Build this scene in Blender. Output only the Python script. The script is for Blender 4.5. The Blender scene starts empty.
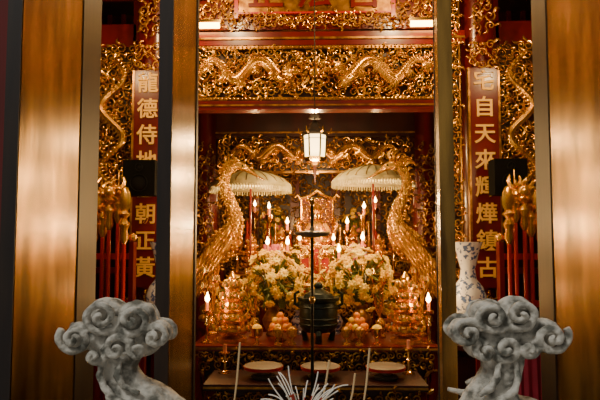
import bpy, math, random
from mathutils import Vector, Matrix
random.seed(7)
C=bpy.context.scene.collection
def lnk(o,parent=None):
    C.objects.link(o)
    if parent: o.parent=parent
    return o
# ---------------------------------------------------------------- materials
def mat(name,col,metal=0.0,rough=0.5,var=None,scale=(6,6,6),bump=0.0,emit=None,es=0.0,coat=0.0,spec=.5,nscale=1.0,lo=.35,hi=.65):
    m=bpy.data.materials.new(name); m.use_nodes=True
    nt=m.node_tree; b=nt.nodes['Principled BSDF']
    b.inputs['Base Color'].default_value=(*col,1); b.inputs['Metallic'].default_value=metal
    b.inputs['Roughness'].default_value=rough
    b.inputs['Coat Weight'].default_value=coat
    b.inputs['Coat Roughness'].default_value=.15
    b.inputs['Specular IOR Level'].default_value=spec
    if emit: 
        b.inputs['Emission Color'].default_value=(*emit,1); b.inputs['Emission Strength'].default_value=es
    if var is not None or bump:
        tc=nt.nodes.new('ShaderNodeTexCoord'); mp=nt.nodes.new('ShaderNodeMapping'); mp.inputs['Scale'].default_value=scale
        nz=nt.nodes.new('ShaderNodeTexNoise'); nz.inputs['Scale'].default_value=nscale; nz.inputs['Detail'].default_value=6
        nt.links.new(tc.outputs['Object'],mp.inputs[0]); nt.links.new(mp.outputs[0],nz.inputs['Vector'])
        if var is not None:
            cr=nt.nodes.new('ShaderNodeValToRGB')
            cr.color_ramp.elements[0].color=(*var,1); cr.color_ramp.elements[1].color=(*col,1)
            cr.color_ramp.elements[0].position=lo; cr.color_ramp.elements[1].position=hi
            nt.links.new(nz.outputs['Fac'],cr.inputs[0]); nt.links.new(cr.outputs[0],b.inputs['Base Color'])
        if bump:
            bp=nt.nodes.new('ShaderNodeBump'); bp.inputs['Strength'].default_value=bump; bp.inputs['Distance'].default_value=.02
            nt.links.new(nz.outputs['Fac'],bp.inputs['Height']); nt.links.new(bp.outputs[0],b.inputs['Normal'])
    return m
GOLD=mat('gilt',(1.0,.57,.085),.8,.27,var=(.55,.22,.02),scale=(9,9,9))
GOLD2=mat('old_gilt',(.66,.33,.045),.8,.34,var=(.20,.08,.012),scale=(12,12,12))
LETTER=mat('gold_leaf_lettering',(.95,.58,.12),.25,.6)
BRASS=mat('brass',(1.0,.66,.20),1,.16)
RED=mat('red_lacquer',(.16,.006,.005),0,.3,var=(.08,.004,.004),scale=(4,4,1),coat=.25)
DRED=mat('dark_red_wood',(.038,.0035,.003),0,.4,var=(.016,.003,.002),scale=(6,6,1))
BRED=mat('bright_red_paint',(.42,.015,.010),0,.3,coat=.4)
DARK=mat('dark_wood',(.022,.011,.006),0,.5,var=(.010,.005,.004),scale=(20,20,2),nscale=1)
DOORW=mat('gold_lacquer_door',(.50,.29,.075),.8,.27,var=(.085,.042,.012),scale=(7,4.0,.8),bump=.10,nscale=1.8,lo=.30,hi=.70)
STONE=mat('grey_stone',(.56,.54,.48),0,.85,var=(.13,.13,.11),scale=(11,11,11),bump=.9,nscale=2.0,lo=.36,hi=.58,spec=.2)
BLACK=mat('black_plastic',(.004,.004,.004),0,.8,spec=.1)
BRONZE=mat('dark_bronze',(.025,.032,.026),.6,.4,var=(.012,.02,.016),scale=(20,20,20))
PORC=mat('white_porcelain',(.75,.76,.74),0,.15,coat=.5)
BW=mat('blue_white_porcelain',(.80,.84,.88),0,.15,var=(.10,.17,.42),scale=(14,14,14),nscale=1.8,lo=.43,hi=.49,coat=.5)
PARA=mat('parasol_silk',(.80,.72,.40),0,.5,var=(.50,.44,.20),scale=(8,8,8))
YEL=mat('yellow_petals',(.98,.62,.02),0,.5)
CREAM=mat('pale_yellow_petals',(.98,.78,.16),0,.5)
PINK=mat('pink_petals',(.72,.16,.25),0,.5)
GREEN=mat('leaves_green',(.12,.14,.015),0,.5)
ORANGE=mat('orange_fruit',(.9,.30,.02),0,.4)
FLAME=mat('candle_flame',(1,.7,.3),0,.5,emit=(1,.56,.16),es=55)
GLOW=mat('lantern_glass',(1,.85,.5),0,.4,emit=(1,.68,.26),es=7)
TUBE=mat('lamp_tube',(1,.9,.6),0,.4,emit=(1,.58,.14),es=24)
ASH=mat('incense_ash',(.80,.77,.70),0,.8)
STICK=mat('incense_stick',(.62,.45,.24),0,.7)
GREYT=mat('grey_tray',(.20,.165,.12),.2,.5)
CONE=mat('speaker_cone',(.008,.008,.008),0,.8,spec=.1)
MAG=mat('magenta_cloth',(.40,.015,.04),0,.7,var=(.25,.01,.02),scale=(3,3,3))
YCL=mat('yellow_brocade',(.75,.42,.04),0,.5,var=(.5,.12,.02),scale=(25,25,25))
FLOOR=mat('dark_floor_tile',(.10,.05,.035),0,.35,var=(.06,.03,.02),scale=(3,3,3))
PAVE=mat('courtyard_stone',(.30,.28,.25),0,.8,var=(.2,.19,.17),scale=(3,3,3))
CREAMC=mat('candle_wax',(.75,.25,.12),0,.5)
# ---------------------------------------------------------------- mesh builder
class MB:
    def __init__(s): s.v=[];s.f=[];s.m=[];s.mats=[]
    def mi(s,m):
        if m not in s.mats: s.mats.append(m)
        return s.mats.index(m)
    def face(s,idx,mi): s.f.append(idx); s.m.append(mi)
    def box(s,x0,x1,y0,y1,z0,z1,m):
        mi=s.mi(m); b=len(s.v)
        s.v+=[(x,y,z) for z in(z0,z1) for y in(y0,y1) for x in(x0,x1)]
        for q in((0,2,3,1),(4,5,7,6),(0,1,5,4),(2,6,7,3),(0,4,6,2),(1,3,7,5)): s.face([b+i for i in q],mi)
    def tube(s,path,rad,m,n=6,flat=1.0,ref=(0,1,0)):
        mi=s.mi(m); b=len(s.v); P=[Vector(p) for p in path]; k=len(P)
        if not hasattr(rad,'__len__'): rad=[rad]*k
        ref=Vector(ref)
        for i in range(k):
            t=(P[min(i+1,k-1)]-P[max(i-1,0)])
            if t.length<1e-9: t=Vector((0,0,1))
            t.normalize(); r=ref
            if abs(t.dot(r))>.95: r=Vector((1,0,0)) if abs(t.x)<.9 else Vector((0,0,1))
            a=t.cross(r).normalized(); c=a.cross(t).normalized()
            for j in range(n):
                th=2*math.pi*j/n
                s.v.append(tuple(P[i]+a*(math.cos(th)*rad[i])+c*(math.sin(th)*rad[i]*flat)))
        for i in range(k-1):
            for j in range(n):
                s.face([b+i*n+j,b+i*n+(j+1)%n,b+(i+1)*n+(j+1)%n,b+(i+1)*n+j],mi)
        s.face([b+j for j in range(n)][::-1],mi); s.face([b+(k-1)*n+j for j in range(n)],mi)
    def sph(s,c,r,m,u=8,w=6,rot=None):
        mi=s.mi(m); b=len(s.v)
        if not hasattr(r,'__len__'): r=(r,r,r)
        c=Vector(c)
        def put(p):
            p=Vector((p[0]*r[0],p[1]*r[1],p[2]*r[2]))
            if rot: p=rot@p
            s.v.append(tuple(c+p))
        put((0,0,-1))
        for i in range(1,w):
            ph=-math.pi/2+math.pi*i/w
            for j in range(u):
                th=2*math.pi*j/u; put((math.cos(ph)*math.cos(th),math.cos(ph)*math.sin(th),math.sin(ph)))
        put((0,0,1)); top=len(s.v)-1
        for j in range(u):
            s.face([b,b+1+(j+1)%u,b+1+j],mi); s.face([top,top-u+j,top-u+(j+1)%u],mi)
        for i in range(w-2):
            for j in range(u):
                q=b+1+i*u; s.face([q+j,q+(j+1)%u,q+u+(j+1)%u,q+u+j],mi)
    def lathe(s,prof,c,m,n=20,ph=0,sx=1,sy=1):
        mi=s.mi(m); b=len(s.v); k=len(prof)
        for r,z in prof:
            for j in range(n):
                th=2*math.pi*j/n+ph; s.v.append((c[0]+r*math.cos(th)*sx,c[1]+r*math.sin(th)*sy,c[2]+z))
        for i in range(k-1):
            for j in range(n): s.face([b+i*n+j,b+i*n+(j+1)%n,b+(i+1)*n+(j+1)%n,b+(i+1)*n+j],mi)
        s.face([b+j for j in range(n)][::-1],mi); s.face([b+(k-1)*n+j for j in range(n)],mi)
    def build(s,name,smooth=True,loc=(0,0,0),parent=None,ang=35):
        me=bpy.data.meshes.new(name); me.from_pydata(s.v,[],s.f)
        for m in s.mats: me.materials.append(m)
        me.polygons.foreach_set('material_index',s.m)
        if smooth:
            me.polygons.foreach_set('use_smooth',[True]*len(s.f))
            try: me.set_sharp_from_angle(angle=math.radians(ang))
            except Exception: pass
        me.update()
        o=bpy.data.objects.new(name,me); o.location=loc
        return lnk(o,parent)
def boxobj(name,*a):
    mb=MB(); mb.box(*a); return mb.build(name,False)
# ---------------------------------------------------------------- carving
def scroll(mb,cx,y,cz,r,d,a0,m,turns=1.35,th=.2,n=5,seg=13):
    P=[];R=[]
    for i in range(seg):
        t=i/(seg-1); rr=r*(1-t)**.8+.04*r; a=a0+d*t*turns*2*math.pi
        P.append((cx+rr*math.cos(a),y-.35*r*t,cz+rr*math.sin(a))); R.append(r*th*(1-.45*t)*(0.35 if i==0 else 1))
    mb.tube(P,R,m,n,flat=1.2)
def flame(mb,cx,y,cz,L,a,m,w=.18):
    P=[];R=[]
    for i in range(6):
        t=i/5; aa=a+.9*math.sin(t*3)*.6
        P.append((cx+L*t*math.cos(aa),y-.02*math.sin(t*3),cz+L*t*math.sin(aa))); R.append(L*w*math.sin(math.pi*(.12+.86*t))+.0008)
    mb.tube(P,R,m,5,flat=.6)
def fill(mb,x0,x1,z0,z1,y,step,m,seed=1,mask=None,jy=.02,k=1.0):
    rnd=random.Random(seed); nx=max(1,int((x1-x0)/step)); nz=max(1,int((z1-z0)/step))
    for i in range(nx):
        for j in range(nz):
            cx=x0+(i+.5+rnd.uniform(-.25,.25))*(x1-x0)/nx; cz=z0+(j+.5+rnd.uniform(-.25,.25))*(z1-z0)/nz
            if mask and not mask(cx,cz): continue
            d=rnd.choice((-1,1)); a=rnd.uniform(0,6.28); r=step*rnd.uniform(.42,.66)*k; yy=y-rnd.uniform(0,jy)
            scroll(mb,cx,yy,cz,r,d,a,m)
            for q in range(2): flame(mb,cx+r*.8*math.cos(a+q*2.4),yy,cz+r*.8*math.sin(a+q*2.4),r*1.5,a+q*2.4+rnd.uniform(-.5,.5),m)
def dragon(mb,x0,x1,zc,amp,y,m,R0=.04,waves=2.0):
    N=60;P=[];R=[]
    for i in range(N):
        t=i/(N-1); x=x0+(x1-x0)*t
        P.append((x,y-.03-.02*math.sin(t*19),zc+amp*math.sin(t*waves*2*math.pi)*(1-.25*t))); R.append(R0*(.25+.95*math.sin(math.pi*(.08+.72*t))))
    mb.tube(P,R,m,8)
    sg=1 if x1>x0 else -1
    for i in range(1,N-1):
        p=P[i]; a=math.atan2(P[i+1][2]-p[2],P[i+1][0]-p[0])+math.pi/2*sg
        flame(mb,p[0],p[1]-.01,p[2],R[i]*2.1,a,m,.22)
        mb.sph((p[0],p[1]-R[i]*.85,p[2]),(.013,.008,.016),m,5,4)
        if i%10==4:
            for q in(-.6,-.2,.2,.6): flame(mb,p[0],p[1]-.02,p[2],R0*3,-math.pi/2+q,m,.14)
    h=P[-1]
    mb.sph((h[0],h[1]-.02,h[2]),(R0*1.5,R0*1.1,R0*1.2),m,10,7)
    mb.sph((h[0]+sg*R0*1.6,h[1]-.02,h[2]+R0*.1),(R0*1.1,R0*.7,R0*.45),m,8,6)
    mb.sph((h[0]+sg*R0*1.3,h[1]-.02,h[2]-R0*.7),(R0*.9,R0*.6,R0*.3),m,8,6)
    for q in range(7): flame(mb,h[0]-sg*R0,h[1]-.02,h[2],R0*3.0,math.pi/2+sg*(.1+q*.4),m,.14)
# ================================================================ SHELL
boxobj('floor',-4,4,3.45,10,-.12,0,FLOOR)
boxobj('courtyard_ground',-7,7,-5,3.45,-.12,0,PAVE)
boxobj('wall_left',-4.12,-4,3.45,10,0,4.9,DRED)
boxobj('wall_right',4,4.12,3.45,10,0,4.9,DRED)
boxobj('wall_back',-4.12,4.12,10,10.12,0,4.9,DRED)
boxobj('ceiling',-4.12,4.12,3.45,10.12,4.9,5.0,DARK)
for sgn,nm in((-1,'left'),(1,'right')):
    mb=MB(); a,b=sorted((sgn*1.52,sgn*4.12))
    mb.box(a,b,3.6,3.72,0,4.9,DRED)
    for k in range(5):
        xx=sgn*(1.80+k*.55); mb.box(xx-.045,xx+.045,3.55,3.6,.15,3.3,DOORW)
        if k<4:
            l,r=sorted((xx+sgn*.09,xx+sgn*.46)); mb.box(l,r,3.57,3.6,.3,1.0,RED); mb.box(l,r,3.57,3.6,1.1,3.2,RED)
    mb.build('wall_front_'+nm,False)
    boxobj('trim_%d'%(1 if sgn<0 else 2),min(sgn*1.385,sgn*1.52),max(sgn*1.385,sgn*1.52),3.60,3.78,0,3.45,DARK)
boxobj('wall_front_lintel',-1.52,1.52,3.6,3.72,3.45,4.9,DRED)
boxobj('trim_3',-1.38,1.38,3.6,3.75,0,.22,DARK)
# ---------------------------------------------------------------- door leaves
def leaf(i,hx,width,sgn,rot,far=.05):
    mb=MB(); t=.055
    a,b=sorted((0,sgn*t))
    mb.box(a+.004,b-.004,-width+.002,-.002,.04,3.4,DRED)
    f0,f1=sorted((-sgn*.006,sgn*.012))
    mb.box(f0,f1,-width+.045,-far-.004,.14,3.32,DOORW)
    g0,g1=sorted((-sgn*.012,sgn*.012)); e0,e1=sorted((-sgn*.012,sgn*t))
    mb.box(g0,g1,-width,-width+.04,.04,3.4,DOORW); mb.box(e0,e1,-width-.004,-width+.01,.04,3.4,DOORW if i==3 else DARK); mb.box(g0,g1,-far,0,.04,3.4,DARK)
    mb.box(g0,g1,-width+.04,-far,.04,.14,DOORW); mb.box(g0,g1,-width+.04,-far,3.32,3.4,DOORW)
    mb.tube([(sgn*t/2,-.01,.0),(sgn*t/2,-.01,3.46)],.022,DARK,8)
    o=mb.build('door_%d'%i,False,loc=(hx,3.56,0)); o.rotation_euler[2]=rot
leaf(1,-1.37,.87,-1,0,.14); leaf(2,-.715,.66,-1,0); leaf(3,.725,.74,1,-.17); leaf(4,1.38,.87,1,0,.05)
# ================================================================ COLUMNS with couplets
def chars(txt,x,y,z0,z1,size,parent,m=LETTER):
    n=len(txt)
    for i,c in enumerate(txt):
        cu=bpy.data.curves.new('character','FONT'); cu.body=c; cu.size=size; cu.extrude=.006; cu.align_x='CENTER'; cu.align_y='CENTER'
        cu.materials.append(m); cu.offset=.003
        o=bpy.data.objects.new('character_%d'%(i+1),cu); o.location=(x,y,z1-(z1-z0)*(i+.5)/n); o.rotation_euler=(math.pi/2,0,0); lnk(o,parent)
for sgn,txt in((-1,'龍德侍地勝朝正黃'),(1,'宅自天來輝燁鎮古')):
    mb=MB(); x=sgn*1.70; y=6.20
    mb.lathe([(.19,0),(.21,.06),(.21,.12),(.18,.18)],(x,y,0),STONE,24)
    mb.lathe([(.165,.18),(.165,4.9)],(x,y,0),RED,28)
    mb.box(x-.15,x+.15,y-.215,y-.15,1.15,3.35,RED)
    for q in(-1,1): mb.box(x+q*.15-.010,x+q*.15+.010,y-.222,y-.15,1.15,3.35,GOLD2)
    fill(mb,x-.15,x+.15,3.37,3.62,y-.2,.075,GOLD,seed=3); fill(mb,x-.15,x+.15,1.0,1.16,y-.2,.08,GOLD,seed=4)
    fill(mb,x-.15,x+.15,3.7,4.3,y-.2,.10,GOLD2,seed=6)
    o=mb.build('couplet_pillar'); chars(txt,x,y-.222,1.2,3.34,.215,o)
    mb=MB(); mb.lathe([(.22,0),(.22,.1),(.15,.14),(.15,4.9)],(sgn*1.5,8.28,0),RED,24); 
    fill(mb,sgn*1.5-.12,sgn*1.5+.12,1.3,2.9,8.12,.1,GOLD2,seed=9)
    mb.build('rear_pillar')
    mb=MB(); x=sgn*1.38
    mb.box(x-.085,x+.085,6.02,6.1,0,4.3,DRED)
    for q in(-1,1): mb.box(x+q*.085-.008,x+q*.085+.008,6.0,6.02,0,4.3,GOLD2)
    fill(mb,x-.075,x+.075,.7,4.25,6.01,.07,GOLD,seed=11,jy=.03,k=1.1)
    mb.build('carved_gilt_post')
    mb=MB(); x0,x1=sorted((sgn*1.93,sgn*2.40))
    mb.box(x0,x1,6.32,6.36,2.15,3.7,DRED)
    fill(mb,x0,x1,2.15,3.7,6.31,.08,GOLD,seed=21,jy=.05,k=1.15)
    P=[(sgn*(2.15+.12*math.sin(i*.33)),6.24,2.2+i*.035) for i in range(40)]
    mb.tube(P,[.015+.03*math.sin(math.pi*i/40) for i in range(40)],GOLD,8)
    for i in range(1,39):
        for q in(0,math.pi): flame(mb,P[i][0],6.23,P[i][2],.08,q+.5,GOLD,.16)
    mb.box(x0,x1,6.30,6.40,3.7,3.95,RED); mb.box(x0,x1,6.30,6.40,2.05,2.15,RED)
    mb.box(x0-.03,x0+.03,6.3,6.4,0,4.9,RED); mb.box(x1-.03,x1+.03,6.3,6.4,0,4.9,RED)
    mb.box(x0,x1,6.30,6.40,4.25,4.9,RED)
    mb.build('side_gilt_carving')
    mb=MB(); x0,x1=sorted((sgn*1.75,sgn*3.4))
    mb.box(x0,x1,8.5,8.54,0,4.9,DRED)
    for k in range(9):
        xx=x0+(x1-x0)*k/8; mb.box(xx-.03,xx+.03,8.45,8.5,0,4.9,RED)
    for z in(.4,1.2,2.0,2.6,3.2): mb.box(x0,x1,8.44,8.5,z-.04,z+.04,RED)
    fill(mb,x0,x1,2.05,3.15,8.46,.14,GOLD2,seed=31)
    fill(mb,x0,x1,3.3,4.0,8.46,.16,GOLD2,seed=33)
    mb.build('lattice_screen')
# ================================================================ BEAMS & FRIEZES
mb=MB()
mb.box(-1.27,1.27,6.03,6.08,3.06,3.56,DRED)
fill(mb,-1.25,1.25,3.08,3.55,6.02,.075,GOLD,seed=41,jy=.05,k=1.12)
dragon(mb,-1.15,-.2,3.31,.11,5.97,GOLD,.033); dragon(mb,1.15,.2,3.31,.11,5.97,GOLD,.033)
mb.sph((0,5.95,3.31),(.06,.035,.06),GOLD,14,8)
for q in range(10): flame(mb,.07*math.cos(q*.63),5.95,3.31+.07*math.sin(q*.63),.1,q*.63,GOLD,.16)
for z in(3.045,3.575): mb.box(-1.27,1.27,5.97,6.08,z-.015,z+.015,GOLD2)
for k in range(64): mb.sph((-1.25+k*.0397,5.965,3.575),.011,GOLD,6,4)
for k in range(64): mb.sph((-1.25+k*.0397,5.965,3.045),.011,GOLD,6,4)
mb.build('dragon_frieze')
mb=MB()
mb.box(-1.52,1.52,5.98,6.0,3.60,3.74,RED); mb.box(-1.28,1.28,6.0,6.12,3.60,3.74,RED); mb.box(-1.52,1.52,5.965,5.98,3.66,3.68,GOLD2)
mb.build('upper_crossbeam',False)
mb=MB()
mb.box(-1.27,1.27,5.95,6.12,2.93,3.02,RED); mb.box(-1.27,1.27,5.935,5.95,2.965,2.98,GOLD2)
mb.build('lower_crossbeam',False)
mb=MB(); mb.box(-1.27,1.27,6.03,6.1,3.78,4.4,RED)
for s in(-1,1):
    a,b=sorted((s*.80,s*1.25)); fill(mb,a,b,3.8,4.38,6.02,.08,GOLD,seed=51,jy=.04)
fill(mb,-.80,.80,3.78,3.93,6.0,.07,GOLD,seed=53,jy=.04); fill(mb,-.78,.78,4.3,4.4,6.02,.09,GOLD,seed=54)
mb.box(-.80,.80,5.98,6.03,3.93,4.32,GOLD2)
for s in(-1,1): mb.box(s*.8-.02,s*.8+.02,5.96,6.03,3.88,4.34,BRED)
mb.box(-.8,.8,5.965,6.03,3.925,3.945,BRED)
o=mb.build('name_plaque',)
for i,c in enumerate('正法宮'):
    cu=bpy.data.curves.new('character','FONT'); cu.body=c; cu.size=.38; cu.extrude=.01; cu.offset=.006; cu.align_x='CENTER'; cu.align_y='CENTER'; cu.materials.append(RED)
    t=bpy.data.objects.new('character_%d'%(i+1),cu); t.location=(-.5+i*.5,5.97,4.13); t.rotation_euler=(math.pi/2,0,0); lnk(t,o)
for s in(-1,1):
    mb=MB(); x0,x1=(s*1.16-.20,s*1.16+.20)
    mb.box(x0-.02,x1+.02,5.86,5.93,3.80,3.83,BRASS); mb.tube([(x0,5.89,3.775),(x1,5.89,3.775)],.028,TUBE,8); mb.box(s*1.12-.02,s*1.12+.02,5.9,5.98,3.81,3.83,BRASS)
    mb.build('tube_lamp')
mb=MB()
mb.box(-1.34,1.34,8.0,8.1,3.02,3.50,DRED); mb.box(-1.34,1.34,7.98,8.0,3.06,3.08,GOLD2); mb.box(-1.34,1.34,7.98,8.0,3.40,3.42,GOLD2)
mb.build('rear_crossbeam',False)
mb=MB(); mb.box(-1.34,1.34,8.03,8.08,2.55,3.0,DRED)
fill(mb,-1.30,1.30,2.56,2.98,8.02,.09,GOLD,seed=61,jy=.05,k=1.1)
dragon(mb,-1.1,-.15,2.78,.09,7.97,GOLD,.033); dragon(mb,1.1,.15,2.78,.09,7.97,GOLD,.033)
mb.box(-1.34,1.34,7.98,8.08,2.52,2.55,GOLD2)
for s in(-1,1):
    for k in range(4):
        x=s*(1.24-k*.11); h=.5-.12*k
        fill(mb,min(x-.06,x+.06),max(x-.06,x+.06),2.52-h,2.52,8.0,.09,GOLD2,seed=70+k)
mb.build('rear_gilt_frieze')
boxobj('upper_wall_panel',-1.45,1.45,8.02,8.1,3.5,4.9,DRED)
mb=MB(); mb.box(-1.8,1.8,9.6,9.66,0,3.4,DRED)
fill(mb,-1.75,1.75,1.2,3.3,9.59,.15,GOLD2,seed=81,jy=.06,k=.85)
for k in range(6): 
    x=-1.6+k*.64; mb.box(x-.07,x+.07,9.44,9.6,.0,3.4,RED); fill(mb,x-.05,x+.05,1.1,3.3,9.42,.12,GOLD2,seed=90+k,k=.8)
mb.build('rear_altar_screen')
# ================================================================ LANTERN
mb=MB(); L=(0,5.6,2.50)
mb.lathe([(.085,-.15),(.11,-.11),(.095,-.10)],L,BRASS,6); mb.lathe([(.095,-.10),(.105,.10)],L,GLOW,6)
mb.lathe([(.115,.10),(.125,.115),(.11,.14),(.07,.17),(.035,.22),(.02,.24)],L,DARK,6)
for k in range(6):
    a=k*math.pi/3; c,s_=math.cos(a),math.sin(a)
    mb.tube([(L[0]+.097*c,L[1]+.097*s_,L[2]-.1),(L[0]+.108*c,L[1]+.108*s_,L[2]+.1)],.009,DARK,5)
    mb.tube([(L[0]+.12*c,L[1]+.12*s_,L[2]+.12),(L[0]+.15*c,L[1]+.15*s_,L[2]+.13),(L[0]+.155*c,L[1]+.155*s_,L[2]+.17)],[.012,.009,.004],GOLD,5)
for dz in(.065,):
    for k in range(6):
        a=k*math.pi/3; b=a+math.pi/3; mb.tube([(.101*math.cos(a),5.6+.101*math.sin(a),2.5+dz),(.101*math.cos(b),5.6+.101*math.sin(b),2.5+dz)],.005,DARK,4)
mb.tube([(0,5.6,2.35),(0,5.6,2.15)],[.022,.006],DRED,8)
mb.sph((0,5.6,2.34),.03,GOLD)
mb.tube([(0,5.6,2.73),(0,5.6,4.9)],.006,DARK,5); mb.lathe([(.06,0),(.05,.03),(.02,.05)],(0,5.6,2.76),DARK,8)
mb.build('hanging_lantern',ang=20)
# ================================================================ CRANES on turtles
def crane(s,Y=6.33):
    mb=MB(); X=lambda x:s*x
    pts=[(1.30,1.13,.01),(1.27,1.20,.04),(1.20,1.30,.08),(1.11,1.42,.125),(1.01,1.53,.155),(.93,1.62,.145),(.87,1.71,.115),(.84,1.80,.085),(.85,1.90,.066),(.89,2.01,.055),(.94,2.12,.050),(.965,2.23,.046),(.94,2.33,.043),(.88,2.395,.045),(.81,2.415,.050),(.75,2.39,.043),(.71,2.36,.026),(.63,2.31,.015),(.53,2.25,.004)]
    P=[];R=[]
    def cr(a,b,c,d,t): return .5*((2*b)+(-a+c)*t+(2*a-5*b+4*c-d)*t*t+(-a+3*b-3*c+d)*t**3)
    for i in range(len(pts)-1):
        A,B,Cc,D=pts[max(i-1,0)],pts[i],pts[i+1],pts[min(i+2,len(pts)-1)]
        for q in range(4):
            t=q/4; v=[cr(A[k],B[k],Cc[k],D[k],t) for k in range(3)]; P.append((X(v[0]),Y,v[1])); R.append(max(.003,v[2]))
    P.append((X(pts[-1][0]),Y,pts[-1][1])); R.append(.003)
    mb.tube(P,R,GOLD,14,flat=.85)
    for k in range(6): flame(mb,X(.80+.025*k),Y,2.44-.005*k,.15,(1.3-.3*k) if s>0 else math.pi-(1.3-.3*k),GOLD,.12)
    for q in(-1,1): mb.sph((X(.765),Y+q*.04,2.405),.011,BLACK)
    for i in range(14,54):
        p=P[i]; r=R[i]
        for q in(-2,-1,0,1,2):
            an=q*.55+(.27 if i%2 else 0); d=Vector(P[i+1])-Vector(P[i]); d.normalize(); side=Vector((d.z,0,-d.x))
            c=Vector(p)+side*(r*math.sin(an))+Vector((0,-r*.85*math.cos(an),0))
            mb.sph(c,(.016,.008,.024),GOLD if (i+q)%3 else GOLD2,5,4,rot=Matrix.Rotation(math.atan2(d.x,d.z),3,'Y'))
        if i>28 and i%2==0:
            a=math.atan2(P[i+1][2]-p[2],P[i+1][0]-p[0])-math.pi/2*s
            flame(mb,p[0]+r*.7*math.cos(a),Y,p[2]+r*.7*math.sin(a),.08,a-.4*s,GOLD,.15)
    for q in(-1,1):
        for row in range(5):
            for k in range(9):
                t=k/8; bx=.88+.32*t; bz=1.70-.34*t-row*.045+.06
                Lf=.15+.03*row; ang=math.radians(-58-18*t)
                c=Vector((X(bx+Lf*.4*math.cos(ang)),Y+q*(.125+.012*(5-row)),bz+Lf*.4*math.sin(ang)))
                rot=Matrix.Rotation(-(ang if s>0 else math.pi-ang),3,'Y')
                mb.sph(c,(Lf*.55,.012,.024),GOLD if (k+row)%2 else GOLD2,8,5,rot=rot)
    for k in range(9):
        a=-.45-.15*k; P2=[]
        for i in range(6):
            t=i/5; P2.append((X(1.14+.36*t*math.cos(a-.5*t)),Y+(k-4)*.025*t,1.42+.36*t*math.sin(a-.5*t)))
        mb.tube(P2,[.02,.028,.03,.026,.018,.005],GOLD,6,flat=.4)
    for q in(-1,1):
        mb.tube([(X(1.02),Y+q*.05,1.42),(X(1.05),Y+q*.055,1.22),(X(1.0),Y+q*.055,1.0)],[.035,.018,.014],GOLD,7)
        for a in(-.6,0,.6,3.1):
            mb.tube([(X(1.0),Y+q*.055,1.0),(X(1.0-.07*math.cos(a)),Y+q*.055+.07*math.sin(a),.985)],[.012,.006],GOLD,5)
    mb.sph((X(1.0),Y,.89),(.22,.16,.10),GOLD2,16,8)
    mb.sph((X(.76),Y,.93),(.07,.04,.04),GOLD2); mb.tube([(X(.85),Y,.87),(X(.78),Y,.92)],.035,GOLD2,8)
    for a in(-1,1):
        for b in(-1,1): mb.sph((X(1.0+a*.15),Y+b*.13,.82),(.05,.04,.045),GOLD2)
    mb.lathe([(.27,0),(.27,.08),(.22,.14),(.20,.5),(.22,.66),(.27,.72),(.27,.79)],(X(.97),Y,0),RED,8,ph=math.pi/8)
    mb.build('crane_statue')
crane(-1); crane(1)
# ================================================================ PARASOLS
def parasol(x,y,z):
    mb=MB(); n=24
    prof=[(.50,-.03),(.49,.0),(.44,.05),(.34,.10),(.22,.14),(.11,.165),(.03,.175)]
    mb.lathe(prof,(x,y,z),PARA,n)
    mb.lathe([(.502,-.06),(.506,-.03),(.502,-.01)],(x,y,z),PARA,n)
    for k in range(n):
        a=2*math.pi*k/n
        mb.tube([(x+r*math.cos(a),y+r*math.sin(a),z+h+.003) for r,h in prof[1:]],.004,GOLD2,4)
    for k in range(96):
        a=2*math.pi*k/96; c,s_=math.cos(a)*.506,math.sin(a)*.506
        mb.tube([(x+c,y+s_,z-.04),(x+c,y+s_,z-.10-.012*(k%2))],.009,PARA,4)
    mb.sph((x,y,z+.20),(.035,.035,.05),GOLD)
    mb.tube([(x,y,0.02),(x,y,z+.16)],.014,RED,8); mb.lathe([(.13,0),(.13,.05),(.03,.09)],(x,y,0),DRED,16)
    mb.build('ceremonial_parasol')
parasol(-.80,7.42,2.32); parasol(.72,7.42,2.38)
# ================================================================ ALTAR TABLES
def table(x0,x1,y0,y1,z,name,seed,front=True,apron=.16,top=RED):
    mb=MB()
    mb.box(x0,x1,y0,y1,z-.045,z,top); mb.box(x0-.0,x1+.0,y0-.008,y0,z-.03,z-.015,GOLD2)
    mb.box(x0+.03,x1-.03,y0+.03,y1-.03,z-.045-apron,z-.045,DRED)
    fill(mb,x0+.05,x1-.05,z-.045-apron,z-.05,y0+.025,.065,GOLD2,seed=seed)
    for xx in(x0+.06,x1-.06):
        for yy in(y0+.07,y1-.07):
            s=1 if xx>(x0+x1)/2 else -1
            mb.tube([(xx,yy,z-.05),(xx+s*.03,yy,z*.6),(xx-s*.02,yy,z*.25),(xx+s*.02,yy,.0)],[.055,.05,.035,.045],RED,8)
    if front:
        mb.box(x0+.1,x1-.1,y0+.06,y0+.08,.08,z-.045-apron,DRED)
        fill(mb,x0+.12,x1-.12,.12,z-.06-apron,y0+.055,.11,GOLD2,seed=seed+1)
    return mb.build(name)
table(-.82,.82,4.45,4.95,.56,'offering_table',101,top=DRED)
table(-1.05,1.05,5.15,5.95,.72,'front_altar_table',103)
table(-.60,.60,6.5,7.15,1.0,'middle_altar_table',105)
table(-1.1,1.1,7.72,8.4,1.2,'shrine_altar_table',107)
table(-1.4,1.4,8.62,9.38,1.45,'rear_altar_table',109)
for x in(-.40,.04,.54):
    mb=MB(); mb.lathe([(.09,0),(.10,.015),(.05,.03),(.05,.05),(.145,.07),(.15,.09),(.14,.095),(.01,.098)],(x,4.70,.56),GREYT,28)
    mb.lathe([(.152,.066),(.154,.088)],(x,4.70,.56),BRED,28); mb.build('round_offering_tray')
mb=MB(); mb.lathe([(.14,0),(.14,.02),(.03,.05)],(-.02,4.2,0),BRONZE,20); mb.tube([(-.02,4.2,.03),(-.02,4.2,1.86)],.011,BRONZE,8)
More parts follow.
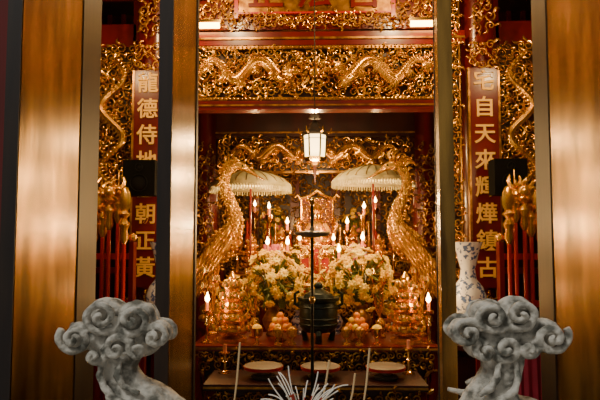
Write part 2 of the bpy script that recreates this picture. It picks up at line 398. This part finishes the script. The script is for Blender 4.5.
mb.lathe([(.01,-.01),(.10,0),(.125,.02),(.125,.028),(.02,.04),(.012,.07)],(-.02,4.2,1.64),GREYT,24); mb.sph((-.02,4.2,1.88),(.02,.02,.03),BRASS); mb.sph((-.02,4.2,1.2),(.022,.022,.03),BRASS)
mb.build('incense_coil_stand')
mb=MB(); c=(0.03,5.40,.72)
mb.lathe([(.06,.08),(.13,.09),(.165,.13),(.17,.24),(.165,.33),(.155,.35),(.185,.36),(.19,.39),(.175,.39),(.14,.37)],c,BRONZE,24)
mb.lathe([(.14,.38),(.12,.42),(.06,.45),(.02,.47)],c,BRONZE,24); mb.sph((c[0],c[1],c[2]+.49),(.04,.03,.035),BRONZE)
for z in(.15,.20,.30): mb.lathe([(.172,z),(.178,z+.008),(.172,z+.016)],c,BRONZE,24)
for k in range(3):
    a=-math.pi/2+k*2.094; mb.tube([(c[0]+.1*math.cos(a),c[1]+.1*math.sin(a),c[2]+.13),(c[0]+.15*math.cos(a),c[1]+.15*math.sin(a),c[2]+.07),(c[0]+.13*math.cos(a),c[1]+.13*math.sin(a),c[2])],[.04,.025,.03],BRONZE,8)
for s in(-1,1): mb.tube([(c[0]+s*.16,c[1],c[2]+.3),(c[0]+s*.21,c[1],c[2]+.33),(c[0]+s*.21,c[1],c[2]+.42),(c[0]+s*.17,c[1],c[2]+.44)],.014,BRONZE,6)
mb.build('tripod_incense_burner')
def tower(x,y,z,sc=1.0):
    mb=MB(); prof=[(.12,0),(.125,.03),(.06,.05),(.05,.07)]
    zz=.07
    for r in(.15,.135,.115,.095,.07):
        prof+=[(r*.8,zz),(r,zz+.025),(r,zz+.04),(r*.65,zz+.05),(r*.55,zz+.075)]; zz+=.085
    prof+=[(.03,zz),(.035,zz+.02),(.005,zz+.07)]
    mb.lathe([(r*sc,h*sc) for r,h in prof],(x,y,z),GOLD,20)
    zz=.07
    for r in(.15,.135,.115,.095,.07):
        for k in range(12):
            a=k*math.pi/6; mb.sph((x+r*sc*math.cos(a),y+r*sc*math.sin(a),z+(zz+.05)*sc),(.017*sc,.017*sc,.026*sc),GOLD if k%2 else BRASS,6,4)
        zz+=.085
    mb.build('tiered_offering_stand')
tower(-.74,5.38,.72,1.1); tower(.80,5.38,.72,1.1); 
tower(-.40,6.76,1.0,.8); tower(.40,6.76,1.0,.8); tower(-.85,8.0,1.2,.9); tower(.85,8.0,1.2,.9)
def candle(x,y,z,h=.3,sc=1,lit=True,light=0):
    mb=MB(); p=[(.07,0),(.075,.015),(.03,.03),(.02,.06),(.035,.09),(.018,.12),(.016,.5),(.03,.56),(.018,.62),(.02,.86),(.055,.93),(.06,1.0),(.015,1.0)]
    mb.lathe([(r*sc*.8,q*h if q>.1 else q*h) for r,q in p],(x,y,z),BRASS,14)
    mb.tube([(x,y,z+h),(x,y,z+h+.07*sc)],.016*sc,CREAMC,8)
    if lit: mb.lathe([(.002,0),(.019,.018),(.021,.035),(.010,.06),(.001,.09)],(x,y,z+h+.07*sc),FLAME,8)
    o=mb.build('candlestick')
    if light:
        l=bpy.data.lights.new('candle_light','POINT'); l.energy=light; l.color=(1,.56,.21); l.shadow_soft_size=.03
        o=bpy.data.objects.new('candle_light',l); o.location=(x,y-.08,z+h+.2); lnk(o)
for a in [(-.95,5.32,.72,.28,1,True,6),(.99,5.32,.72,.28,1,True,6),(-.30,6.58,1.0,.5,1,True,7),(.26,6.58,1.0,.42,1,True,7),(-.52,6.58,1.0,.5,1,True,0),(.52,6.58,1.0,.55,1,True,7),
          (-.36,7.82,1.2,.55,1.2,True,12),(.42,7.82,1.2,.55,1.2,True,12),(-.6,7.82,1.2,.75,1.2,True,0),(.64,7.82,1.2,.75,1.2,True,0),(-.9,8.95,1.45,.6,1.2,True,4),(.9,8.95,1.45,.65,1.2,True,4),(-1.02,7.82,1.2,.3,1,True,0),(1.02,7.82,1.2,.3,1,True,0),
          (-.20,7.80,1.2,.35,1,True,0),(.24,7.80,1.2,.35,1,True,0),(-.72,4.85,.56,.16,.9,False,0),(.74,4.85,.56,.2,.9,False,0)]:
    candle(*a)
for s in(-1,1):
    mb=MB(); x=s*1.1; y=4.95
    mb.lathe([(.12,0),(.12,.03),(.04,.08),(.03,.5),(.05,.55),(.03,.6),(.025,.75),(.06,.8),(.065,.84),(.02,.85)],(x,y,0),BRASS,18)
    mb.lathe([(.022,0),(.022,.10)],(x,y,.85),CREAMC,10); mb.lathe([(.002,0),(.016,.018),(.015,.04),(.001,.08)],(x,y,.95),FLAME,8)
    mb.build('floor_candle_stand')
def cup(x,y,z,m=GOLD,sc=1):
    mb=MB(); mb.lathe([(r*sc,h*sc) for r,h in[(.035,0),(.035,.01),(.012,.025),(.012,.05),(.04,.07),(.048,.11),(.05,.13),(.045,.13),(.02,.08)]],(x,y,z),m,16); mb.sph((x,y,z+.13*sc),(.04*sc,.04*sc,.03*sc),GOLD2 if m is GOLD else YEL); mb.build('offering_cup')
for x in(-.32,-.2,.27,.38): cup(x,5.22,.72)
for x in(-.50,.53): cup(x,5.22,.72,BRASS,1.1)
for x in(-.2,-.07,.07,.17): cup(x,6.54,1.0,BRASS,1)
# fruit plates
for x in(-.31,.37):
    mb=MB(); mb.lathe([(.05,0),(.055,.01),(.02,.03),(.02,.07),(.11,.09),(.12,.105),(.1,.10)],(x,5.42,.72),GOLD,20)
    for r,n,z in((.075,7,.13),(.045,4,.18),(0,1,.225)):
        for k in range(n): mb.sph((x+r*math.cos(k*6.283/n),5.42+r*math.sin(k*6.283/n),.72+z),.032,ORANGE if (k+n)%3 else YEL,10,7)
    mb.build('fruit_plate')
# gilded lotus stands
for x in(-.56,.60,-.98,1.0):
    y=5.62 if abs(x)<.9 else 5.75
    mb=MB(); mb.lathe([(.05,0),(.055,.02),(.03,.04),(.05,.10),(.045,.14),(.02,.18)],(x,y,.72),GOLD,14)
    for k in range(5):
        a=k*1.257; h=.42+.07*(k%3); px,py=x+.09*math.cos(a)*(k>0),y+.06*math.sin(a)*(k>0)
        mb.tube([(x,y,.88),((x+px)/2,(y+py)/2,.72+h*.6),(px,py,.72+h)],.006,GOLD,5)
        for q in range(7):
            b=q*.9; mb.tube([(px,py,.72+h),(px+.03*math.cos(b),py+.03*math.sin(b),.72+h+.03),(px+.022*math.cos(b),py+.022*math.sin(b),.72+h+.075)],[.006,.013,.002],BRASS,5)
    mb.build('gilded_lotus_stand')
def flowers(x,y,z,sc,seed,m1=YEL,m2=CREAM,vm=PORC,nf=90,fl=1.0):
    mb=MB(); rnd=random.Random(seed)
    mb.lathe([(r*sc,h*sc) for r,h in[(.06,0),(.065,.02),(.05,.04),(.09,.10),(.10,.15),(.07,.21),(.045,.25),(.07,.28),(.06,.28)]],(x,y,z),vm,20)
    cz=z+.50*sc
    for k in range(nf):
        a=rnd.uniform(0,6.28); u=rnd.uniform(-.8,1); R=.27*sc*rnd.uniform(.82,1.15); q=math.sqrt(max(0,1-u*u))
        c=Vector((x+R*q*math.cos(a),y+R*.7*q*math.sin(a),cz+R*1.05*u)); d=(c-Vector((x,y,cz))).normalized(); m=rnd.choice((m1,m1,m2))
        rot=d.to_track_quat('Z','Y').to_matrix(); fr=.043*sc*fl*rnd.uniform(.6,1.25)
        for p in range(9):
            b=p*math.pi*2/9; off=rot@Vector((math.cos(b)*fr*.6,math.sin(b)*fr*.6,0)); mb.sph(c+off,(fr*.5,fr*.26,fr*.22),m,5,4,rot=rot@Matrix.Rotation(b,3,'Z'))
        mb.sph(c+d*.008,fr*.45,YEL,5,4)
        if k%2==0: mb.tube([(x,y,z+.25*sc),tuple((c+Vector((x,y,cz)))/2),tuple(c)],.004,GREEN,4)
    for k in range(nf//2):
        a=rnd.uniform(0,6.28); u=rnd.uniform(-.9,.9); R=.27*sc; q=math.sqrt(1-u*u); d=Vector((q*math.cos(a),q*math.sin(a)*.75,u))
        c=Vector((x,y,cz))+d*R*.8; rot=(d+Vector((0,0,rnd.uniform(-.6,.4)))).normalized().to_track_quat('X','Z').to_matrix()
        mb.sph(c,(.08*sc,.018*sc,.006),GREEN,6,4,rot=rot)
    mb.build('flower_vase')
flowers(-.40,5.72,.72,1.0,1,vm=GOLD2,nf=120); flowers(.43,5.72,.72,1.03,2,vm=GOLD2,nf=120)
flowers(-.15,5.84,.72,.80,11,YEL,CREAM,nf=70,vm=BW); flowers(.19,5.84,.72,.80,12,YEL,CREAM,nf=70,vm=BW)
flowers(-.22,6.98,1.0,.72,3,YEL,CREAM,nf=60); flowers(.22,6.98,1.0,.72,4,YEL,CREAM,nf=60)
flowers(-.62,9.05,1.45,.8,5,YEL,PINK,nf=40); flowers(.62,9.05,1.45,.8,6,YEL,PINK,nf=40)
flowers(-.74,5.82,.72,.70,8,YEL,CREAM,nf=60,vm=BW); flowers(.79,5.82,.72,.70,9,YEL,CREAM,nf=60,vm=BW)
for x in(-.50,.5):
    mb=MB(); mb.lathe([(.06,0),(.05,.02),(.09,.1),(.10,.2),(.06,.27),(.05,.3),(.08,.33),(.07,.33)],(x,7.0,1.0),BW,20)
    for k in range(30):
        a=k*2.4; mb.sph((x+.075*math.cos(a),7.0+.06*math.sin(a),1.37+.035*(k%6)),.032,PINK if k%3 else PORC,6,5)
    mb.build('porcelain_jar')
def deity(mb,tx,ty,tz,k):
    mb.lathe([(.13*k,0),(.14*k,.05*k),(.13*k,.15*k),(.10*k,.28*k),(.06*k,.33*k)],(tx,ty,tz),GOLD,16)
    mb.sph((tx,ty-.01,tz+.39*k),(.06*k,.06*k,.075*k),BRASS,12,8); mb.lathe([(.07*k,0),(.095*k,.04*k),(.05*k,.09*k),(.012*k,.15*k)],(tx,ty-.01,tz+.42*k),GOLD,8)
    mb.sph((tx,ty-.07*k,tz+.385*k),(.012*k,.02*k,.014*k),BRASS,6,4)
    for s in(-1,1):
        mb.sph((tx+s*.022*k,ty-.064*k,tz+.40*k),(.009*k,.006*k,.005*k),BLACK,6,4); mb.sph((tx+s*.06*k,ty-.01,tz+.385*k),(.01*k,.015*k,.03*k),GOLD,6,4)
        mb.tube([(tx+s*.09*k,ty-.02*k,tz+.27*k),(tx+s*.15*k,ty-.06*k,tz+.16*k),(tx+s*.03*k,ty-.12*k,tz+.14*k)],[.05*k,.045*k,.022*k],GOLD,8)
        mb.sph((tx+s*.10*k,ty-.07*k,tz+.05*k),(.11*k,.08*k,.05*k),GOLD,10,6)
    mb.box(tx-.03*k,tx+.03*k,ty-.145*k,ty-.10*k,tz-.0*k,tz+.22*k,YCL)
mb=MB(); tx,ty,tz=0.03,8.08,1.2
mb.box(tx-.26,tx+.26,ty-.17,ty+.17,tz,tz+.10,GOLD2); mb.box(tx-.22,tx+.22,ty-.14,ty+.14,tz+.10,tz+.32,BRED); mb.box(tx-.25,tx+.25,ty-.16,ty+.16,tz+.32,tz+.36,GOLD)
fill(mb,tx-.22,tx+.22,tz+.1,tz+.32,ty-.15,.07,GOLD,seed=131)
for s in(-1,1):
    mb.tube([(tx+s*.22,ty-.12,tz+.36),(tx+s*.23,ty-.12,tz+.55),(tx+s*.27,ty-.13,tz+.62),(tx+s*.24,ty-.14,tz+.66)],[.02,.018,.02,.012],GOLD,7)
    mb.tube([(tx+s*.24,ty-.13,tz+.6),(tx+s*.24,ty+.12,tz+.72)],.018,GOLD,7)
    mb.tube([(tx+s*.21,ty+.12,tz+.36),(tx+s*.21,ty+.12,tz+.98),(tx+s*.27,ty+.10,tz+1.04),(tx+s*.31,ty+.08,tz+1.0)],[.02,.02,.018,.01],GOLD,7)
mb.box(tx-.20,tx+.20,ty+.11,ty+.135,tz+.36,tz+.98,RED); fill(mb,tx-.19,tx+.19,tz+.4,tz+1.0,ty+.10,.07,GOLD,seed=133)
mb.tube([(tx-.25,ty+.12,tz+.98),(tx-.1,ty+.12,tz+1.03),(tx,ty+.12,tz+1.1),(tx+.1,ty+.12,tz+1.03),(tx+.25,ty+.12,tz+.98)],.022,GOLD,7)
deity(mb,tx,ty-.02,tz+.36,1.0)
mb.build('enshrined_throne_statue')
for x,k in((-.45,.72),(.51,.72)):
    mb=MB(); mb.box(x-.14,x+.14,8.02,8.24,1.2,1.30,RED); mb.box(x-.15,x+.15,8.01,8.25,1.29,1.31,GOLD); deity(mb,x,8.13,1.31,k*1.2); mb.build('gilded_deity_statue')
for x,h in((-.11,.42),(.11,.42),(0,.52)):
    mb=MB(); y=6.66 if x else 6.76
    mb.box(x-.05,x+.05,y-.04,y+.04,1.0,1.05,GOLD); mb.box(x-.042,x+.042,y-.012,y+.012,1.05,1.0+h,BRED)
    for s in(-1,1): mb.box(x+s*.046-.006,x+s*.046+.006,y-.02,y+.02,1.05,1.0+h,GOLD)
    for q in range(5): flame(mb,x,y-.01,1.0+h,.09,.5+q*.53,GOLD,.18)
    fill(mb,x-.025,x+.025,1.1,1.0+h-.05,y-.016,.04,GOLD,seed=3)
    mb.build('spirit_tablet')
rnd=random.Random(5)
mb=MB()
def vessel(x,y,z,h,r,m):
    mb.lathe([(r*1.3,0),(r*1.3,.02),(r*.5,.04),(r,h*.3),(r*1.1,h*.45),(r*.5,h*.62),(r*.7,h*.75),(r*.75,h*.85),(r*.1,h)],(x,y,z),m,10)
for k in range(26):
    vessel(-1.3+k*.104,8.74+rnd.uniform(-.03,.03),1.45,rnd.uniform(.2,.5),rnd.uniform(.03,.05),GOLD if k%3 else BRED)
mb.build('gilt_ritual_vessels')
# ================================================================ BLUE-WHITE TALL VASES
for s in(-1,1):
    mb=MB(); x=s*1.37; y=5.45
    mb.lathe([(.20,0),(.20,.05),(.15,.1),(.14,.6),(.2,.66),(.2,.7)],(x,y,0),DRED,8,ph=math.pi/8)
    mb.lathe([(.09,0),(.10,.02),(.09,.05),(.12,.18),(.155,.34),(.16,.42),(.13,.5),(.075,.57),(.065,.66),(.10,.80),(.135,.90),(.125,.90),(.06,.8)],(x,y,.70),BW,28)
    mb.build('porcelain_floor_vase')
# ================================================================ WEAPON RACKS
for s in(-1,1):
    mb=MB(); y=5.2; x0,x1=1.62,2.08
    a,b=sorted((s*(x0-.03),s*(x1+.05)))
    for z in(.35,1.05,1.45): mb.box(a,b,y-.02,y+.05,z,z+.05,BRED)
    for xx in(a,b): mb.box(xx-.02,xx+.02,y-.03,y+.06,0,1.6,RED); mb.box(xx-.03,xx+.03,y-.18,y+.2,0,.08,RED); mb.sph((xx,y+.01,1.64),.04,GOLD)
    for k in range(7):
        x=s*(x0+.02+k*.066); yy=y-.045-(.0 if k%2 else .03); h=1.84+.06*((k*3)%4)
        mb.tube([(x,yy,.02),(x,yy,h)],.017,BRED,7)
        mb.lathe([(.017,-.24),(.040,-.19),(.03,-.12),(.05,-.07),(.02,-.02),(.055,.02),(.02,.05)],(x,yy,h-.02),GOLD,10)
        t=k%4
        if t==0: mb.sph((x,yy,h+.12),(.055,.015,.12),GOLD,8,6)
        elif t==1:
            mb.tube([(x+.05*math.cos(q),yy,h+.11+.065*math.sin(q)) for q in[-3.9+i*.45 for i in range(11)]],[.006,.012,.016,.018,.02,.02,.02,.018,.016,.012,.006],GOLD,6); mb.tube([(x,yy,h),(x,yy,h+.2)],[.012,.004],GOLD,6)
        elif t==2:
            mb.sph((x,yy,h+.07),.055,GOLD,10,7)
            for q in range(6): flame(mb,x+.03*math.cos(q),yy,h+.07+.03*math.sin(q),.09,q*1.05,GOLD)
        else:
            for q in(-.5,0,.5): flame(mb,x,yy,h+.02,.24,math.pi/2+q,GOLD,.12)
    mb.build('ceremonial_weapon_rack')
# ================================================================ LOUDSPEAKERS
for s,x in((-1,-1.64),(1,1.80)):
    mb=MB(); z=2.2
    mb.box(x-.15,x+.15,5.52,5.72,z-.165,z+.165,BLACK)
    for dz,r in((-.05,.08),(.095,.035)):
        N=18; mb.tube([(x+r*math.cos(i*2*math.pi/N),5.515,z+dz+r*math.sin(i*2*math.pi/N)) for i in range(N+1)],.005,CONE,5)
        mb.sph((x,5.52,z+dz),(r*.8,.006,r*.8),CONE,12,6)
    mb.box(x-.03,x+.03,5.72,5.975,z-.03,z+.03,BLACK)
    mb.build('loudspeaker')
for s in(-1,1):
    mb=MB(); x0,x1=sorted((s*1.25,s*1.65)); mb.box(x0,x1,4.45,4.85,.80,.83,RED)
    N=30; b=len(mb.v); mi=mb.mi(MAG)
    for i in range(N+1):
        x=x0+(x1-x0)*i/N; w=.012*math.sin(i*1.4)
        mb.v+=[(x,4.44,.832),(x,4.44+w-.01,.45),(x,4.44+w*1.5-.015,.05)]
    for i in range(N):
        for j in range(2): mb.face([b+i*3+j,b+i*3+j+1,b+i*3+j+4,b+i*3+j+3],mi)
    mb.box(x0,x1,4.44,4.85,.83,.838,MAG)
    for xx in(x0+.03,x1-.03):
        for yy in(4.49,4.81): mb.box(xx-.02,xx+.02,yy-.02,yy+.02,0,.8,RED)
    mb.build('cloth_covered_side_table')
# ================================================================ STONE ALTAR TABLE with cloud scroll ends
mb=MB()
mb.box(-1.15,1.15,1.95,2.47,.82,.94,STONE); mb.box(-1.08,1.08,2.0,2.42,.72,.82,STONE)
for s in(-1,1):
    for y in(2.06,2.36): mb.tube([(s*1.0,y,.74),(s*1.05,y,.5),(s*.98,y,.25),(s*1.05,y,.0)],[.08,.07,.05,.075],STONE,10)
mb.build('stone_altar_table')
tex=bpy.data.textures.new('stone_weathering','CLOUDS'); tex.noise_scale=.035; tex.noise_depth=3
def cloud(cx,cz,lobes,spirals,stem,ridges,name='stone_cloud_scroll',y=2.24):
    k=.00375; mb=MB()
    W=lambda u,v:(cx+u*k,cz-v*k)
    for u,v,r,t in lobes:
        x,z=W(u,v); mb.sph((x,y,z),(r*k,t,r*k*.85),STONE,24,12)
    P=[];R=[]
    for u,v,r in stem:
        x,z=W(u,v); P.append((x,y,z)); R.append(r*k)
    mb.tube(P,R,STONE,18,flat=.75)
    for u,v,r,d,a0,tn in spirals:
        x,z=W(u,v)
        for sd in(-1,1):
            Q=[];S=[]
            for i in range(44):
                t=i/43; rr=r*k*(1-t)**.85; a=a0+d*t*tn*2*math.pi
                Q.append((x+rr*math.cos(a),y+sd*(.060+.035*t),z+.88*rr*math.sin(a))); S.append(.0150-.003*t)
            mb.tube(Q,S,STONE,8)
    for rd in ridges:
        for sd in(-1,1):
            Q=[(W(u,v)[0],y+sd*dy,W(u,v)[1]) for u,v,dy in rd]
            mb.tube(Q,[.008]+[.014]*(len(Q)-2)+[.008],STONE,8)
    o=mb.build(name)
    o.modifiers.new('remesh','REMESH'); o.modifiers[-1].mode='VOXEL'; o.modifiers[-1].voxel_size=.004; o.modifiers[-1].use_smooth_shade=True
    sm=o.modifiers.new('smooth','SMOOTH'); sm.factor=.5; sm.iterations=1
    dp=o.modifiers.new('weathering','DISPLACE'); dp.texture=tex; dp.strength=.010; dp.mid_level=.5; dp.texture_coords='LOCAL'
    return o
cloud(-.728,1.238,
  [(-36,-4,17,.052),(-12,-25,20,.058),(18,-22,20,.058),(39,-8,14,.052),(-5,-2,28,.058),(22,-2,22,.052),(0,14,18,.05)],
  [(-37,-4,17,1,2.5,1.6),(-11,-25,20,-1,.2,1.8),(19,-22,18,1,3.0,1.6),(41,-6,13,-1,2.9,1.5),(4,5,14,1,-.5,1.4),(-16,12,10,-1,1.0,1.2),(24,6,10,1,2.0,1.2)],
  [(2,8,22),(0,20,21),(0,30,20),(5,40,20),(10,50,24),(18,60,34),(22,75,50)],
  [[(-8,16,.06),(-12,30,.075),(-6,42,.08),(6,52,.09),(24,58,.10),(46,54,.10)],[(8,16,.06),(6,30,.08),(12,40,.08),(28,46,.09)],[(-18,62,.10),(0,58,.10),(14,64,.11),(30,68,.13)]])
cloud(.690,1.238,
  [(-40,-10,15,.052),(-16,-26,18,.058),(10,-28,19,.058),(38,-8,17,.052),(-4,-4,28,.058),(20,-8,22,.055),(-22,2,18,.052),(-2,14,18,.05)],
  [(-40,-10,15,1,.2,1.6),(-16,-26,18,-1,.2,1.7),(10,-28,18,1,3.0,1.7),(39,-7,17,-1,.6,1.7),(-4,4,14,1,3.5,1.4),(17,4,10,-1,1.0,1.2),(-24,6,10,1,2.0,1.2)],
  [(-2,8,22),(-3,20,21),(-4,30,20),(-8,40,21),(-12,50,26),(-12,60,38),(-8,75,54)],
  [[(6,16,.06),(6,30,.075),(2,42,.08),(-14,52,.09),(-34,56,.10),(-50,52,.10)],[(-10,16,.06),(-14,30,.08),(-20,40,.08),(-32,46,.09)],[(24,62,.10),(4,56,.10),(-8,64,.11),(-30,68,.13)]])
mb=MB(); bx,by,bz=-.05,2.24,.94
mb.lathe([(.06,0),(.065,.012),(.05,.015),(.085,.035),(.09,.05),(.082,.05),(.075,.04),(.01,.04)],(bx,by,bz),STONE,28)
rnd=random.Random(12)
for k in range(30):
    a=rnd.uniform(0,6.28); tilt=rnd.uniform(.3,1.05); L=rnd.uniform(.06,.12); curl=rnd.uniform(-.6,1.0); P=[]; x,y,z=bx+.03*math.cos(a),by+.03*math.sin(a),bz+.04
    for i in range(9):
        t=i/8; an=tilt+curl*t*t; P.append((x,y,z)); st=L/8*1.5
        x+=math.cos(a)*math.sin(an)*st; y+=math.sin(a)*math.sin(an)*st; z+=math.cos(an)*st
    mb.tube(P[:4],.0018,BRED,5); mb.tube(P[3:],.0024,ASH,5)
mb.build('incense_bowl')
def joss(x,y,z0,x1,z1,r=.0038):
    mb=MB(); mb.lathe([(.03,0),(.034,.03),(.03,.03),(.01,.025)],(x,y,z0),STONE,14); mb.tube([(x,y,z0+.02),((x+x1)/2+.002,y,(z0+z1)/2),(x1,y,z1)],[r*.7,r,r],STICK,6); mb.build('joss_stick_holder')
joss(-.31,2.30,.94,-.285,1.22); joss(.175,2.30,.94,.205,1.20); joss(.13,2.38,.94,.155,1.09); joss(.02,2.38,.94,.055,1.14)
# ================================================================ LIGHTS
WARM=(1,.62,.26)
def pt(x,y,z,e,col=WARM,r=.08,name='fill_light'):  # default name is for added warm fill points that have no fixture
    l=bpy.data.lights.new(name,'POINT'); l.energy=e; l.color=col; l.shadow_soft_size=r
    o=bpy.data.objects.new(name,l); o.location=(x,y,z); lnk(o)
pt(-.9,5.1,4.1,72,r=.06); pt(.9,5.1,4.1,72,r=.06)
pt(-2.0,5.1,3.5,28,r=.05); pt(2.0,5.1,3.5,28,r=.05)
pt(-1.75,4.5,2.4,16,r=.05); pt(1.75,4.5,2.4,16,r=.05)  # added fill to brighten the side racks
pt(0,6.8,2.75,38,r=.04); pt(-.75,7.0,2.1,20,r=.04); pt(.75,7.0,2.1,20,r=.04)
pt(0,8.4,2.5,9,r=.05)
pt(0,5.45,2.2,30,r=.05,name='lantern_light')
pt(-.45,5.25,1.75,14,r=.04); pt(.5,5.25,1.75,14,r=.04)
pt(-.1,3.2,3.2,12,r=.15)  # added fill in front of the doorway, no lamp stands here
sl=bpy.data.lights.new('sun','SUN'); sl.energy=1.5; sl.angle=.25; sl.color=(1,.96,.88)
so=bpy.data.objects.new('sun',sl); so.rotation_euler=(math.radians(26),math.radians(-30),0); lnk(so)
w=bpy.data.worlds.new('daylight'); bpy.context.scene.world=w; w.use_nodes=True
w.node_tree.nodes['Background'].inputs[0].default_value=(1,.94,.84,1); w.node_tree.nodes['Background'].inputs[1].default_value=.28
# ================================================================ CAMERA
cd=bpy.data.cameras.new('camera'); cd.sensor_width=36; cd.lens=36
co=bpy.data.objects.new('camera',cd); co.location=(0,0,1.6); co.rotation_euler=(math.radians(94),0,math.radians(1.43)); lnk(co)
bpy.context.scene.camera=co
